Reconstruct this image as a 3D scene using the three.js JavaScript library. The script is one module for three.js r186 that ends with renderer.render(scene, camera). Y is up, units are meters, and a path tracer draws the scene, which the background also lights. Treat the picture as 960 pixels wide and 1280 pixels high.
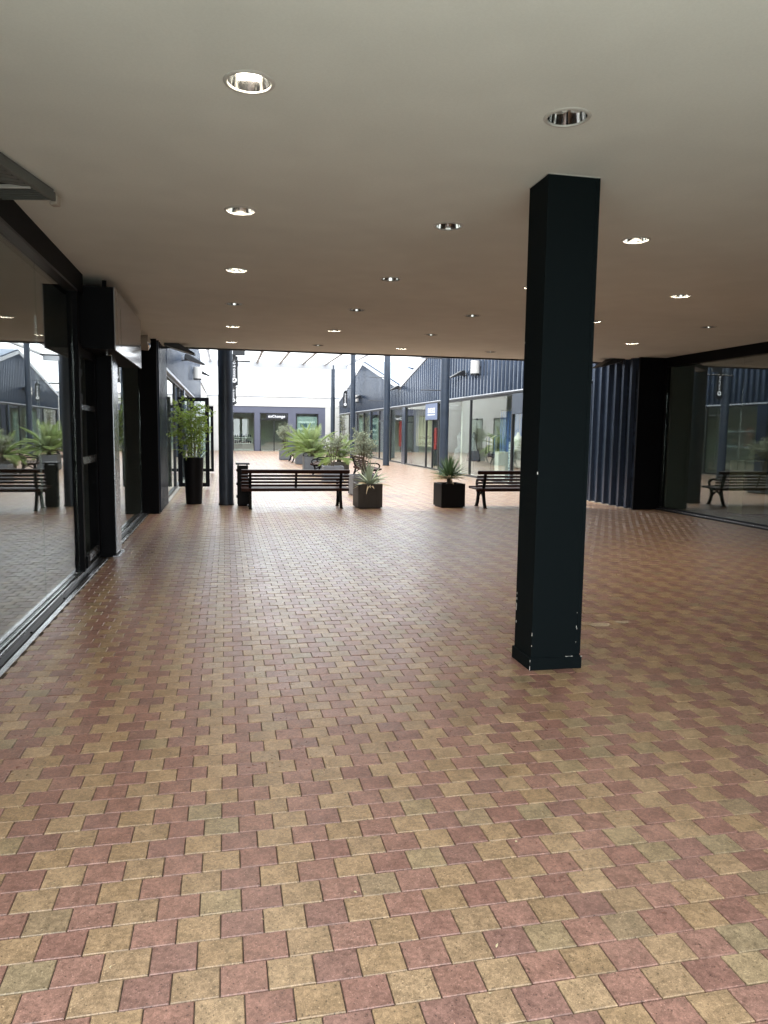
import * as THREE from 'three';
import { mergeGeometries } from 'three/addons/utils/BufferGeometryUtils.js';
import { RoundedBoxGeometry } from 'three/addons/geometries/RoundedBoxGeometry.js';

// ---------- camera, sky, sun, exposure ----------
const scene = new THREE.Scene();
const camera = new THREE.PerspectiveCamera(69.42, 3 / 4, 0.05, 400);
{
  const yaw = 12.1 * Math.PI / 180, pitch = 6.2 * Math.PI / 180, roll = 0.8 * Math.PI / 180;
  const fw = new THREE.Vector3(Math.sin(yaw) * Math.cos(pitch), -Math.sin(pitch), -Math.cos(yaw) * Math.cos(pitch));
  const rt = new THREE.Vector3(Math.cos(yaw), 0, Math.sin(yaw)), up = new THREE.Vector3().crossVectors(rt, fw);
  camera.position.set(0, 1.55, 0);
  camera.up.copy(up.multiplyScalar(Math.cos(roll)).addScaledVector(rt, -Math.sin(roll)));
  camera.lookAt(camera.position.clone().add(fw));
}
const SKY_W = 128, SKY_H = 64, skyData = new Float32Array(SKY_W * SKY_H * 4);
for (let j = 0; j < SKY_H; j++) for (let i = 0; i < SKY_W; i++) {           // overcast: bright even cloud, a little dimmer to the horizon
  const el = Math.max(0, Math.sin(((j + 0.5) / SKY_H - 0.5) * Math.PI));
  const L = 0.92 + 0.33 * el, k = (j * SKY_W + i) * 4;
  skyData[k] = L * 0.95; skyData[k + 1] = L; skyData[k + 2] = L * 1.04; skyData[k + 3] = 1;
}
const sky = new THREE.DataTexture(skyData, SKY_W, SKY_H, THREE.RGBAFormat, THREE.FloatType);
sky.mapping = THREE.EquirectangularReflectionMapping; sky.magFilter = THREE.LinearFilter; sky.needsUpdate = true;
scene.background = sky; scene.environment = sky;
const sun = new THREE.DirectionalLight(0xfff1de, 1.2);
sun.position.set(-20, 40, -27); sun.target.position.set(3, 0, -15); sun.castShadow = true; sun.shadow.radius = 24;
sun.shadow.mapSize.set(2048, 2048);
Object.assign(sun.shadow.camera, { left: -45, right: 45, top: 45, bottom: -45, near: 1, far: 140 });
scene.add(sun, sun.target);
const renderer = new THREE.WebGLRenderer({ antialias: true });
renderer.toneMapping = THREE.LinearToneMapping;
renderer.toneMappingExposure = 4.3;
renderer.shadowMap.enabled = true;

// ---------- helpers ----------
let seed = 20240611;
const rnd = () => { seed = (seed + 0x6d2b79f5) | 0; let t = Math.imul(seed ^ (seed >>> 15), 1 | seed); t = (t + Math.imul(t ^ (t >>> 7), 61 | t)) ^ t; return ((t ^ (t >>> 14)) >>> 0) / 4294967296; };
const rr = (a, b) => a + (b - a) * rnd();
const V = (x, y, z) => new THREE.Vector3(x, y, z);
const hash = (x, y) => { let h = Math.imul(x | 0, 374761393) + Math.imul(y | 0, 668265263) | 0; h = Math.imul(h ^ (h >>> 13), 1274126177); return ((h ^ (h >>> 16)) >>> 0) / 4294967296; };
const vnoise = (x, y, wrap = 0) => {
  const xi = Math.floor(x), yi = Math.floor(y), fx = x - xi, fy = y - yi, w = (a) => wrap ? ((a % wrap) + wrap) % wrap : a;
  const u = fx * fx * (3 - 2 * fx), v = fy * fy * (3 - 2 * fy);
  const a = hash(w(xi), w(yi)), b = hash(w(xi + 1), w(yi)), c = hash(w(xi), w(yi + 1)), d = hash(w(xi + 1), w(yi + 1));
  return a + (b - a) * u + (c - a) * v + (a - b - c + d) * u * v;
};
const counts = {};
const numbered = (n) => { const k = counts[n] = (counts[n] ?? -1) + 1; return k ? n + '_' + String(k).padStart(3, '0') : n; };
function prep(g) {                                                 // same attributes everywhere so that pieces can be joined
  let r = g.index ? g.toNonIndexed() : g;
  if (!r.attributes.normal) r.computeVertexNormals();
  if (!r.attributes.uv) r.setAttribute('uv', new THREE.BufferAttribute(new Float32Array(r.attributes.position.count * 2), 2));
  for (const k of Object.keys(r.attributes)) if (!['position', 'normal', 'uv'].includes(k)) r.deleteAttribute(k);
  return r;
}
function uvBox(g, s = 1) {                                         // uv in metres by the way each face points
  const p = g.attributes.position, n = g.attributes.normal, uv = new Float32Array(p.count * 2);
  for (let i = 0; i < p.count; i++) {
    const ax = Math.abs(n.getX(i)), ay = Math.abs(n.getY(i)), az = Math.abs(n.getZ(i));
    const a = ax > ay && ax > az ? [p.getZ(i), p.getY(i)] : ay > az ? [p.getX(i), p.getZ(i)] : [p.getX(i), p.getY(i)];
    uv[i * 2] = a[0] * s; uv[i * 2 + 1] = a[1] * s;
  }
  g.setAttribute('uv', new THREE.BufferAttribute(uv, 2));
  return g;
}
const join = (gs) => { gs = [].concat(gs).map(prep); return gs.length > 1 ? mergeGeometries(gs) : gs[0]; };
function mesh(name, gs, mat, parent, uv = true) {
  const g = join(gs); if (uv) uvBox(g);
  const m = new THREE.Mesh(g, mat); m.name = parent ? name : numbered(name); m.castShadow = m.receiveShadow = true;
  (parent ?? scene).add(m); return m;
}
const share = (name, g, mat, parent) => { const m = new THREE.Mesh(g, mat); m.name = name; m.castShadow = m.receiveShadow = true; parent.add(m); return m; };
function thing(name, label, category, pos = [0, 0, 0], turn = 0, group) {
  const o = new THREE.Group(); o.name = numbered(name); o.position.set(...pos); o.rotation.y = turn;
  o.userData = { label, category }; if (group) o.userData.group = group;
  scene.add(o); return o;
}
function structure(name) { const o = new THREE.Group(); o.name = numbered(name); o.userData = { kind: 'structure' }; scene.add(o); return o; }
function copyOf(src, pos, turn, label, group) {
  const c = src.clone(); c.name = numbered(src.name.replace(/_\d{3}$/, '')); c.userData = { ...src.userData };
  c.position.set(...pos); c.rotation.y = turn; if (label) c.userData.label = label; if (group) c.userData.group = group;
  scene.add(c); return c;
}
const box = (x0, x1, y0, y1, z0, z1) => new THREE.BoxGeometry(Math.abs(x1 - x0), Math.abs(y1 - y0), Math.abs(z1 - z0)).translate((x0 + x1) / 2, (y0 + y1) / 2, (z0 + z1) / 2);
const rbox = (x0, x1, y0, y1, z0, z1, r = 0.006) => new RoundedBoxGeometry(Math.abs(x1 - x0), Math.abs(y1 - y0), Math.abs(z1 - z0), 2, r).translate((x0 + x1) / 2, (y0 + y1) / 2, (z0 + z1) / 2);
function rod(a, b, r0, r1 = r0, n = 8) {
  const d = b.clone().sub(a), g = new THREE.CylinderGeometry(r1, r0, d.length(), n);
  g.applyQuaternion(new THREE.Quaternion().setFromUnitVectors(V(0, 1, 0), d.clone().normalize()));
  return g.translate((a.x + b.x) / 2, (a.y + b.y) / 2, (a.z + b.z) / 2);
}
function bar(points, w, t, segs = 16) {                            // flat iron bent in the z-y plane: w across the bend, t along x
  const c = new THREE.CatmullRomCurve3(points.map(([z, y]) => V(0, y, z))), s = new THREE.Shape();
  const P = c.getPoints(segs), L = [], R = [];
  P.forEach((p, i) => {
    const d = P[Math.min(i + 1, segs)].clone().sub(P[Math.max(i - 1, 0)]).normalize(), k = w / 2 * (1 - 0.25 * Math.abs(i / segs - 0.5));
    L.push([p.z - d.y * k, p.y + d.z * k]); R.unshift([p.z + d.y * k, p.y - d.z * k]);
  });
  [...L, ...R].forEach(([a, b], i) => i ? s.lineTo(a, b) : s.moveTo(a, b));
  const g = new THREE.ExtrudeGeometry(s, { depth: t, bevelEnabled: true, bevelSize: 0.003, bevelThickness: 0.003, bevelSegments: 1 });
  return g.translate(0, 0, -t / 2).rotateY(-Math.PI / 2).scale(-1, 1, 1).scale(-1, 1, 1);
}
class Leaves {                                                     // ribbons and small leaves gathered into one geometry
  constructor() { this.p = []; this.i = []; }
  ribbon(base, dir, side, len, width, droop, segs = 4, shape = (t) => Math.sin(Math.PI * Math.min(1, 0.12 + t * 0.88)), fold = 0.25) {
    const d = dir.clone().normalize(), p = base.clone(), s = side.clone().normalize(), st = len / segs;
    for (let k = 0; k <= segs; k++) {
      const t = k / segs, w = width / 2 * shape(t), n = V().crossVectors(s, d).normalize(), o = this.p.length / 3;
      const e1 = p.clone().addScaledVector(s, -w).addScaledVector(n, fold * w), e2 = p.clone().addScaledVector(s, w).addScaledVector(n, fold * w);
      this.p.push(e1.x, e1.y, e1.z, p.x, p.y, p.z, e2.x, e2.y, e2.z);
      if (k < segs) this.i.push(o, o + 1, o + 3, o + 1, o + 4, o + 3, o + 1, o + 2, o + 4, o + 2, o + 5, o + 4);
      p.addScaledVector(d, st); d.y -= droop / segs; d.normalize();
    }
  }
  leaf(base, dir, len, width) {
    const d = dir.clone().normalize(), side = V(rr(-1, 1), rr(-1, 1), rr(-1, 1)).cross(d).normalize();
    this.ribbon(base, d, side, len, width, 0.35, 2, (t) => t === 0 ? 0.12 : t > 0.9 ? 0.02 : 1, 0.3);
  }
  geometry() {
    const g = new THREE.BufferGeometry();
    g.setAttribute('position', new THREE.Float32BufferAttribute(this.p, 3)); g.setIndex(this.i); g.computeVertexNormals();
    g.setAttribute('uv', new THREE.Float32BufferAttribute(new Float32Array(this.p.length / 3 * 2), 2));
    return g;
  }
}
// ---------- textures ----------
function canvasTex(w, h, draw, repeat) {
  const c = document.createElement('canvas'); c.width = w; c.height = h; draw(c.getContext('2d'), w, h);
  const t = new THREE.CanvasTexture(c); t.colorSpace = THREE.SRGBColorSpace; if (repeat) t.wrapS = t.wrapT = THREE.RepeatWrapping; return t;
}
function dataTex(n, f, rep = 1, srgb = true) {
  const d = new Uint8Array(n * n * 4);
  for (let y = 0; y < n; y++) for (let x = 0; x < n; x++) { const c = f(x, y), k = (y * n + x) * 4; d[k] = c[0]; d[k + 1] = c[1]; d[k + 2] = c[2]; d[k + 3] = 255; }
  const t = new THREE.DataTexture(d, n, n); t.magFilter = THREE.LinearFilter; t.minFilter = THREE.LinearMipmapLinearFilter; t.generateMipmaps = true;
  t.wrapS = t.wrapT = THREE.RepeatWrapping; t.repeat.set(rep, rep); if (srgb) t.colorSpace = THREE.SRGBColorSpace; t.needsUpdate = true; return t;
}
const clamp8 = (v) => Math.max(0, Math.min(255, v));
const grit = new Float32Array(512 * 512);                          // cast concrete: sand grain, pits and pale flecks
for (let y = 0; y < 512; y++) for (let x = 0; x < 512; x++)
  grit[y * 512 + x] = 0.42 * (hash(x + 7, y + 3) - 0.5) + 0.5 * (vnoise(x / 2.2, y / 2.2) - 0.5) + 0.45 * (vnoise(x / 9, y / 9) - 0.5) + 0.3 * (vnoise(x / 40, y / 40) - 0.5);
for (let k = 0; k < 1500; k++) {
  const cx = Math.floor(rnd() * 512), cy = Math.floor(rnd() * 512), pale = rnd() < 0.4, r = rnd() < 0.3 ? 2 : 1, a = pale ? rr(0.5, 1.7) : -rr(0.4, 0.9);
  for (let dy = -r; dy <= r; dy++) for (let dx = -r; dx <= r; dx++) if (dx * dx + dy * dy <= r * r) grit[((cy + dy) & 511) * 512 + ((cx + dx) & 511)] += a * (r > 1 ? 1 : 0.8);
}
const gritTex = dataTex(512, (x, y) => { const g = grit[y * 512 + x], v = 205 + 100 * g; return [clamp8(v), clamp8(v - 2), clamp8(v - 3)]; }, 1 / 0.56);
const gritBump = dataTex(512, (x, y) => { const v = clamp8(128 + 90 * grit[y * 512 + x]); return [v, v, v]; }, 1 / 0.56, false);
const paintTex = dataTex(512, (x, y) => {                          // brushed-on paint: small tone drift and scuffs
  const v = 226 + 26 * (vnoise(x / 64, y / 64, 8) - 0.5) + 18 * (vnoise(x / 16, y / 16, 32) - 0.5) + 10 * (hash(x, y) - 0.5); return [v, v, v]; }, 1 / 2.2);
const plasterTex = dataTex(512, (x, y) => {                        // painted plasterboard, slightly mottled
  const v = 238 + 7 * (vnoise(x / 128, y / 128, 4) - 0.5) + 6 * (vnoise(x / 32, y / 32, 16) - 0.5) + 5 * (hash(x, y) - 0.5); return [v, v, v - 2]; }, 1 / 3.1);
const roughTex = dataTex(256, (x, y) => { const v = clamp8(158 + 34 * (vnoise(x / 24, y / 24) - 0.5) + 44 * (vnoise(x / 3, y / 3) - 0.5)); return [v, v, v]; }, 1 / 1.3, false);

// ---------- materials (linear base colours) ----------
const M = {};
const std = (k, r, g, b, o = {}) => { const m = new THREE.MeshStandardMaterial({ roughness: 0.6, ...o }); m.color.setRGB(r, g, b); m.name = k; return M[k] = m; };
std('ceiling', 0.82, 0.84, 0.81, { roughness: 0.85, map: plasterTex });
std('joint', 0.10, 0.076, 0.056, { roughness: 1, map: gritTex });
const matte = (k, r, g, b, o) => { const m = new THREE.MeshPhysicalMaterial({ roughness: 0.7, specularIntensity: 0.3, ...o }); m.color.setRGB(r, g, b); m.name = k; return M[k] = m; };
matte('pillar', 0.0045, 0.0075, 0.0085, { roughness: 0.7, specularIntensity: 0.12 });
matte('black', 0.005, 0.0055, 0.007, { roughness: 0.6, specularIntensity: 0.15 });
std('darkframe', 0.016, 0.018, 0.022, { roughness: 0.42 });
std('steelblue', 0.048, 0.066, 0.098, { roughness: 0.4, map: paintTex, metalness: 0.15 });
std('clad', 0.052, 0.075, 0.122, { roughness: 0.24, map: paintTex, metalness: 0.5 });
std('roofmetal', 0.16, 0.22, 0.33, { roughness: 0.45, map: paintTex });
std('trim', 0.36, 0.39, 0.44, { roughness: 0.45 });
std('alu', 0.42, 0.43, 0.45, { roughness: 0.4, metalness: 0.9, roughnessMap: roughTex });
std('chrome', 0.72, 0.72, 0.72, { roughness: 0.09, metalness: 1 });
std('trimring', 0.5, 0.49, 0.46, { roughness: 0.4 });
std('tubeoff', 0.75, 0.75, 0.72, { roughness: 0.25 });
std('greyplastic', 0.15, 0.16, 0.148, { roughness: 0.5, map: paintTex });
std('signwhite', 0.30, 0.31, 0.33, { roughness: 0.08 });
std('beige', 0.36, 0.32, 0.27, { roughness: 0.45 });
std('white', 0.74, 0.74, 0.73, { roughness: 0.7, map: plasterTex });
std('canopy', 0.42, 0.43, 0.45, { roughness: 0.6 });
std('farblue', 0.125, 0.135, 0.195, { roughness: 0.7, map: plasterTex });
std('wall', 0.74, 0.74, 0.70, { roughness: 0.8, map: plasterTex });
std('cream', 0.62, 0.56, 0.42, { roughness: 0.8, map: plasterTex });
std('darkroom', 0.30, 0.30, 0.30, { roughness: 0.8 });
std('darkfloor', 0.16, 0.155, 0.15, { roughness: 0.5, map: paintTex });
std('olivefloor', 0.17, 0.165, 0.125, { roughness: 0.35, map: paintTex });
std('shopfloor', 0.42, 0.38, 0.33, { roughness: 0.4, map: paintTex });
matte('benchwood', 0.030, 0.011, 0.008, { roughness: 0.45 });
matte('iron', 0.005, 0.005, 0.006, {});
matte('potblack', 0.007, 0.007, 0.008, { roughness: 0.5 });
std('taupe', 0.062, 0.056, 0.050, { roughness: 0.55, map: paintTex });
std('potgrey', 0.16, 0.17, 0.19, { roughness: 0.6, map: paintTex });
std('soil', 0.07, 0.05, 0.035, { roughness: 1, map: gritTex });
std('bark', 0.16, 0.13, 0.10, { roughness: 0.9, map: gritTex });
std('stem', 0.15, 0.15, 0.06, { roughness: 0.7 });
std('ground', 0.62, 0.68, 0.62, { roughness: 0.95, map: gritTex });
std('red', 0.55, 0.035, 0.03, { roughness: 0.5 });
std('bluecloth', 0.11, 0.20, 0.48, { roughness: 0.8 });
std('cloth_dark', 0.03, 0.035, 0.06, { roughness: 0.9 });
std('cloth_rose', 0.48, 0.16, 0.17, { roughness: 0.9 });
std('cloth_white', 0.7, 0.69, 0.66, { roughness: 0.9 });
std('cloth_grey', 0.22, 0.23, 0.25, { roughness: 0.9 });
std('timber', 0.34, 0.22, 0.11, { roughness: 0.55, map: paintTex });
std('drywood', 0.50, 0.42, 0.28, { roughness: 0.9 });
std('litter', 0.42, 0.36, 0.22, { roughness: 0.9 });
std('chip', 0.62, 0.62, 0.58, { roughness: 0.8 });
std('stain', 0.50, 0.42, 0.30, { roughness: 0.9, map: gritTex });
const leafMat = (k, r, g, b, t = 0.3, ro = 0.55) => { const m = new THREE.MeshPhysicalMaterial({ roughness: ro, transmission: t, thickness: 0, side: THREE.DoubleSide }); m.color.setRGB(r, g, b); m.name = k; return M[k] = m; };
leafMat('nandina', 0.24, 0.335, 0.05, 0.45, 0.9); leafMat('olive', 0.25, 0.285, 0.20, 0.25, 0.9); leafMat('yucca', 0.085, 0.155, 0.07, 0.15, 0.9);
leafMat('agave', 0.30, 0.36, 0.27, 0.15, 0.9); leafMat('palm', 0.22, 0.30, 0.10, 0.3, 0.9); leafMat('drygrass', 0.55, 0.45, 0.30, 0.2, 0.95);
M.glass = new THREE.MeshPhysicalMaterial({ color: 0xf4faf7, roughness: 0, transmission: 1, thickness: 0, ior: 1.75 }); M.glass.name = 'glass';
M.mirrorglass = new THREE.MeshPhysicalMaterial({ color: 0xe9f0ec, roughness: 0, transmission: 1, thickness: 0, ior: 2.2 }); M.mirrorglass.name = 'solar_glass';
M.tube = new THREE.MeshStandardMaterial({ color: 0xffffff, emissive: 0xfff3dc, emissiveIntensity: 14 }); M.tube.name = 'tube';
const printed = (tex, o = {}) => new THREE.MeshStandardMaterial({ map: tex, roughness: 0.5, ...o });

// ---------- paving ----------
const CEIL = 3.14, EDGE = -15.2, BACK = -1.75;                        // soffit height; where the passage roof starts and ends
const PX = 0.1333, PZ = 0.1205;
{
  const paving = structure('paving');
  mesh('bedding', box(-1.52, 9.0, -0.2, -0.007, -0.95, -56.3), M.joint, paving);
  const palette = { y: [[0.42, 0.295, 0.172], [0.395, 0.28, 0.168], [0.44, 0.315, 0.188], [0.385, 0.268, 0.154]], r: [[0.335, 0.19, 0.146], [0.315, 0.175, 0.137], [0.355, 0.205, 0.159], [0.308, 0.178, 0.143]], g: [[0.385, 0.295, 0.175], [0.35, 0.275, 0.168], [0.36, 0.27, 0.168]] };
  const mats = {};
  for (const k of 'yrg') mats[k] = palette[k].map((c, i) => std('paver_' + k + i, ...c, { roughness: 0.54, roughnessMap: roughTex, map: gritTex, bumpMap: gritBump, bumpScale: 0.0012 }));
  const hx = PX / 2 - 0.0017, hz = PZ / 2 - 0.0017, bv = 0.0022;
  // top face, chamfer, short side
  const ring = [[hx - bv, 0, hz - bv], [hx, -0.0022, hz], [hx, -0.009, hz]];
  const corner = (r, i) => { const sx = [1, 1, -1, -1][i], sz = [1, -1, -1, 1][i]; return [r[0] * sx, r[1], r[2] * sz]; };
  const tri = [];
  tri.push(...[0, 1, 2, 0, 2, 3].map((i) => corner(ring[0], i)));
  for (let r = 0; r < 2; r++) for (let i = 0; i < 4; i++) { const j = (i + 1) % 4, a = corner(ring[r], i), b = corner(ring[r], j), c = corner(ring[r + 1], j), d = corner(ring[r + 1], i); tri.push(a, d, b, b, d, c); }
  const NV = tri.length;
  const baseGeo = (() => { const g = new THREE.BufferGeometry(); g.setAttribute('position', new THREE.Float32BufferAttribute(tri.flat(), 3)); g.computeVertexNormals(); return g; })();
  const nrm = baseGeo.attributes.normal.array;
  const variants = Array.from({ length: 10 }, () => { const g = baseGeo.clone(), ox = rnd() * 5, oz = rnd() * 5, uv = []; tri.forEach((p) => uv.push(p[0] + ox, p[2] + oz)); g.setAttribute('uv', new THREE.Float32BufferAttribute(uv, 2)); return g; });
  const all = [];
  for (let k = 0; ; k++) {
    const z = -1.02 - k * PZ; if (z < -55.9) break;
    for (let i = -12; i < 69; i++) {
      const x = 0.037 + (i + (k % 2 ? 0.5 : 0)) * PX;
      const lim = z < -13.98 ? [-1.185, 8.285] : [-1.373, 8.826]; const xa = Math.max(x - hx, lim[0]), xb = Math.min(x + hx, lim[1]); if (xb - xa < 0.02) continue;
      let c = ((i % 2) + 2) % 2 ? 'y' : 'r';
      const worn = 0.10 + 0.5 * Math.max(0, vnoise(x * 1.1 + 3, z * 0.5 + 9) - 0.45);
      if (c === 'y' && rnd() < worn) c = 'g';
      const set = palette[c], v = Math.floor(rnd() * set.length);
      all.push({ x: (xa + xb) / 2, k: (xb - xa) / (2 * hx), z, c, v, y: rr(-0.0012, 0.0012), near: -z * 0.978 + x * 0.21, out: Math.abs(x + z * 0.214 * -1 - 0) > -z * 0.62 });
    }
  }
  all.sort((a, b) => (a.out - b.out) || a.near - b.near);
  all.slice(0, 300).forEach((p) => {
    const m = share('paver', variants[Math.floor(rnd() * 10)], mats[p.c][p.v], paving);
    m.position.set(p.x, p.y, p.z); m.scale.x = p.k; m.rotation.set(rr(-0.008, 0.008), rr(-0.007, 0.007), rr(-0.008, 0.008));
  });
  const rest = all.slice(300), P = new Float32Array(rest.length * NV * 3), N = new Float32Array(P.length), U = new Float32Array(rest.length * NV * 2), C = new Float32Array(P.length);
  rest.forEach((p, q) => {
    const tone = 0.93 + 0.14 * rnd(), col = palette[p.c][p.v], tx = rr(-0.009, 0.009), tz = rr(-0.009, 0.009);
    for (let i = 0; i < NV; i++) {
      const o = (q * NV + i) * 3, t = tri[i];
      P[o] = p.x + t[0] * p.k; P[o + 1] = p.y + t[1] + t[0] * tx + t[2] * tz; P[o + 2] = p.z + t[2];
      N[o] = nrm[i * 3] - tx * nrm[i * 3 + 1]; N[o + 1] = nrm[i * 3 + 1]; N[o + 2] = nrm[i * 3 + 2] - tz * nrm[i * 3 + 1];
      for (let c = 0; c < 3; c++) C[o + c] = col[c] * tone;
      U[(q * NV + i) * 2] = p.x + t[0]; U[(q * NV + i) * 2 + 1] = p.z + t[2];
    }
  });
  const g = new THREE.BufferGeometry();
  g.setAttribute('position', new THREE.BufferAttribute(P, 3)); g.setAttribute('normal', new THREE.BufferAttribute(N, 3)); g.setAttribute('uv', new THREE.BufferAttribute(U, 2)); g.setAttribute('color', new THREE.BufferAttribute(C, 3));
  const fm = new THREE.MeshStandardMaterial({ vertexColors: true, roughness: 0.54, roughnessMap: roughTex, map: gritTex, bumpMap: gritBump, bumpScale: 0.0012 }); fm.name = 'paver_field';
  const f = share('paver_field', g, fm, paving); f.userData.kind = 'stuff';
  const gr = structure('ground'); mesh('ground_sheet', box(-150, 150, -0.6, -0.22, 120, -160), M.ground, gr);
  const fc = structure('forecourt'); mesh('forecourt_slab', box(-20, 30, -0.21, -0.002, -0.94, 26), M.ground, fc);
  // bits of dry leaf and chips lying on the pavers
  const lb = new Leaves();
  for (let k = 0; k < 110; k++) { const z = -rr(1.6, 10), x = rr(-0.3, 0.55) * -z * 1.1; if (x < -1.2) continue; lb.ribbon(V(x, 0.004, z), V(rr(-1, 1), 0.15, rr(-1, 1)), V(rr(-1, 1), 0, rr(-1, 1)), rr(0.006, 0.022), rr(0.004, 0.012), 0.5, 2); }
  const li = mesh('dry_leaf_litter', lb.geometry(), M.litter, null, false); li.userData = { kind: 'stuff', label: 'tiny dry leaf bits scattered over the paving', category: 'litter' };
  const blot = [[2.98, -5.42, 0.10, 0.035], [3.22, -5.47, 0.07, 0.02]];
  const st = new THREE.Group(); st.name = 'pale_stain'; st.userData = { label: 'pale dried spill on the pavers beside the square pillar', category: 'stain' }; scene.add(st);
  blot.forEach(([x, z, a, b]) => { const s = new THREE.Shape(); for (let i = 0; i <= 22; i++) { const t = i / 22 * Math.PI * 2, r = 0.75 + 0.35 * vnoise(Math.cos(t) * 2 + x * 9, Math.sin(t) * 2 + 5); i ? s.lineTo(Math.cos(t) * a * r, Math.sin(t) * b * 2 * r) : s.moveTo(a * r, 0); } mesh('patch', new THREE.ExtrudeGeometry(s, { depth: 0.0008, bevelEnabled: false }).rotateX(-Math.PI / 2).translate(x, 0.0016, z), M.stain, st); });
}

// ---------- ceiling over the passage ----------
const lampX = [0.12, 1.70, 3.30, 5.10, 6.93], lampZ = [-3.65, -5.70, -7.77, -9.83, -11.92, -14.02];
{
  const c = structure('ceiling'), s = new THREE.Shape();
  const x0 = -1.62, x1 = 9.6;
  s.moveTo(x0, BACK); s.lineTo(x1, BACK); s.lineTo(x1, EDGE); s.lineTo(x0, EDGE);
  for (const x of lampX) for (const z of lampZ) { const h = new THREE.Path(); h.absellipse(x, z, 0.104, 0.104, 0, Math.PI * 2, true); s.holes.push(h); }
  const g = new THREE.ExtrudeGeometry(s, { depth: 0.03, bevelEnabled: false, curveSegments: 28 }).rotateX(Math.PI / 2).translate(0, CEIL + 0.03, 0);
  mesh('ceiling_board', g, M.ceiling, c);
  mesh('roof_deck', box(x0 - 3, x1 + 4, 3.62, 3.78, BACK, EDGE + 0.02), M.darkroom, c);
  mesh('edge_fascia', [box(x0 + 0.4, 8.34, CEIL - 0.03, 3.78, EDGE - 0.05, EDGE - 0.001)], M.darkframe, c);
  mesh('edge_fascia', [box(x0, x1, CEIL - 0.03, 3.78, BACK + 0.001, BACK + 0.05)], M.darkframe, c);
}
// ---------- recessed downlights ----------
{
  const prof = (pts) => new THREE.LatheGeometry(pts.map(([r, y]) => new THREE.Vector2(r, y)), 40);
  const ringG = prep(prof([[0.099, 0.004], [0.0985, -0.004], [0.102, -0.0075], [0.113, -0.0065], [0.1185, -0.002], [0.1195, 0.0]]));
  const cupG = prep(new THREE.LatheGeometry([[0.0984, 0.002], [0.094, 0.03], [0.084, 0.075], [0.068, 0.115], [0.05, 0.138], [0.02, 0.146], [0.0, 0.147]].map(([r, y]) => new THREE.Vector2(r, y)), 24));
  const canG = prep(prof([[0.1005, 0.0], [0.1005, 0.19], [0.0, 0.19]]));
  const tubeG = join([-0.022, 0.022].map((o) => new THREE.CapsuleGeometry(0.017, 0.09, 4, 10).rotateZ(Math.PI / 2).translate(0, 0.062, o)));
  const lit = new Set(['0,0', '0,1', '0,2', '0,4', '0,5', '1,4', '2,1', '2,5', '3,2', '3,3', '4,4', '4,2', '2,2']);
  lampX.forEach((x, i) => lampZ.forEach((z, j) => {
    const on = lit.has(i + ',' + j);
    const t = thing('recessed_downlight', on ? 'round recessed ceiling downlight switched on, glowing white' : 'round recessed ceiling downlight switched off, dark mirrored bowl', 'downlight', [x, CEIL, z], (i * 7 + j * 3) % 5 * 0.5, on ? 'lit ceiling downlights' : 'unlit ceiling downlights');
    share('trim_ring', ringG, M.trimring, t); share('reflector', cupG, M.chrome, t); share('can', canG, M.darkroom, t); share('lamp_tube', tubeG, on ? M.tube : M.tubeoff, t);
    if (on) { const l = new THREE.SpotLight(0xfff0dc, 2.4, 0, 0.95, 0.6, 2); l.position.set(0, 0.036, 0); l.target.position.set(0, -2, 0); l.castShadow = true; l.shadow.radius = 2; t.add(l, l.target); }
  }));
}
// ---------- square pillar ----------
{
  const p = thing('square_pillar', 'tall square dark green-black pillar with chipped skirting', 'pillar', [2.122, 0, -4.565]);
  const w = 0.172, d = 0.145;
  mesh('shaft', [rbox(-w, w, 0, CEIL + 0.02, -d, d, 0.003)], M.pillar, p);
  mesh('corner_trim', [box(w - 0.024, w + 0.003, 0.1, CEIL - 0.002, d - 0.02, d + 0.003)], M.pillar, p);
  mesh('top_joint', [box(-w - 0.004, w + 0.004, CEIL - 0.004, CEIL, -d - 0.004, d + 0.004)], M.trimring, p);
  for (const [a, b, c, e] of [[-w - 0.012, w + 0.012, d + 0.0006, d + 0.012], [-w - 0.012, w + 0.012, -d - 0.012, -d - 0.0006], [-w - 0.012, -w - 0.0006, -d, d], [w + 0.0006, w + 0.012, -d, d]]) mesh('skirting_board', rbox(a, b, 0, 0.083, c, e, 0.002), M.pillar, p);
  const chips = [];
  const chip = (x, y, z, sx, sy, sz) => chips.push(box(x - sx, x + sx, y - sy, y + sy, z - sz, z + sz));
  for (let k = 0; k < 5; k++) chip(w - 0.028 + rr(-0.004, 0.002), rr(0.1, 0.42), d + 0.0012, rr(0.0006, 0.0014), rr(0.003, 0.008), 0.0008);
  for (let k = 0; k < 6; k++) chip(rr(0.04, 0.12), 0.0845, d + 0.007, rr(0.004, 0.014), 0.0009, 0.0045);
  for (let k = 0; k < 4; k++) chip(-w - 0.0115, rr(0.005, 0.10), d + 0.0115, rr(0.0006, 0.0016), rr(0.003, 0.009), rr(0.0006, 0.0016));
  for (let k = 0; k < 4; k++) chip(-w + 0.001, rr(0.1, 0.25), d - 0.001, 0.0018, rr(0.003, 0.007), 0.0018);
  for (let k = 0; k < 5; k++) chip(-w - 0.0002, rr(0.25, 0.48), -d + rr(0.008, 0.02), 0.0012, rr(0.006, 0.016), 0.003);
  chip(-w - 0.001, 1.30, d - 0.001, 0.0025, 0.008, 0.0025); chip(-w - 0.0006, 2.15, -d + 0.006, 0.0015, 0.006, 0.003); chip(w + 0.008, 0.081, d + 0.01, 0.004, 0.003, 0.003);
  mesh('paint_chips', chips, M.chip, p);
}

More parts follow.
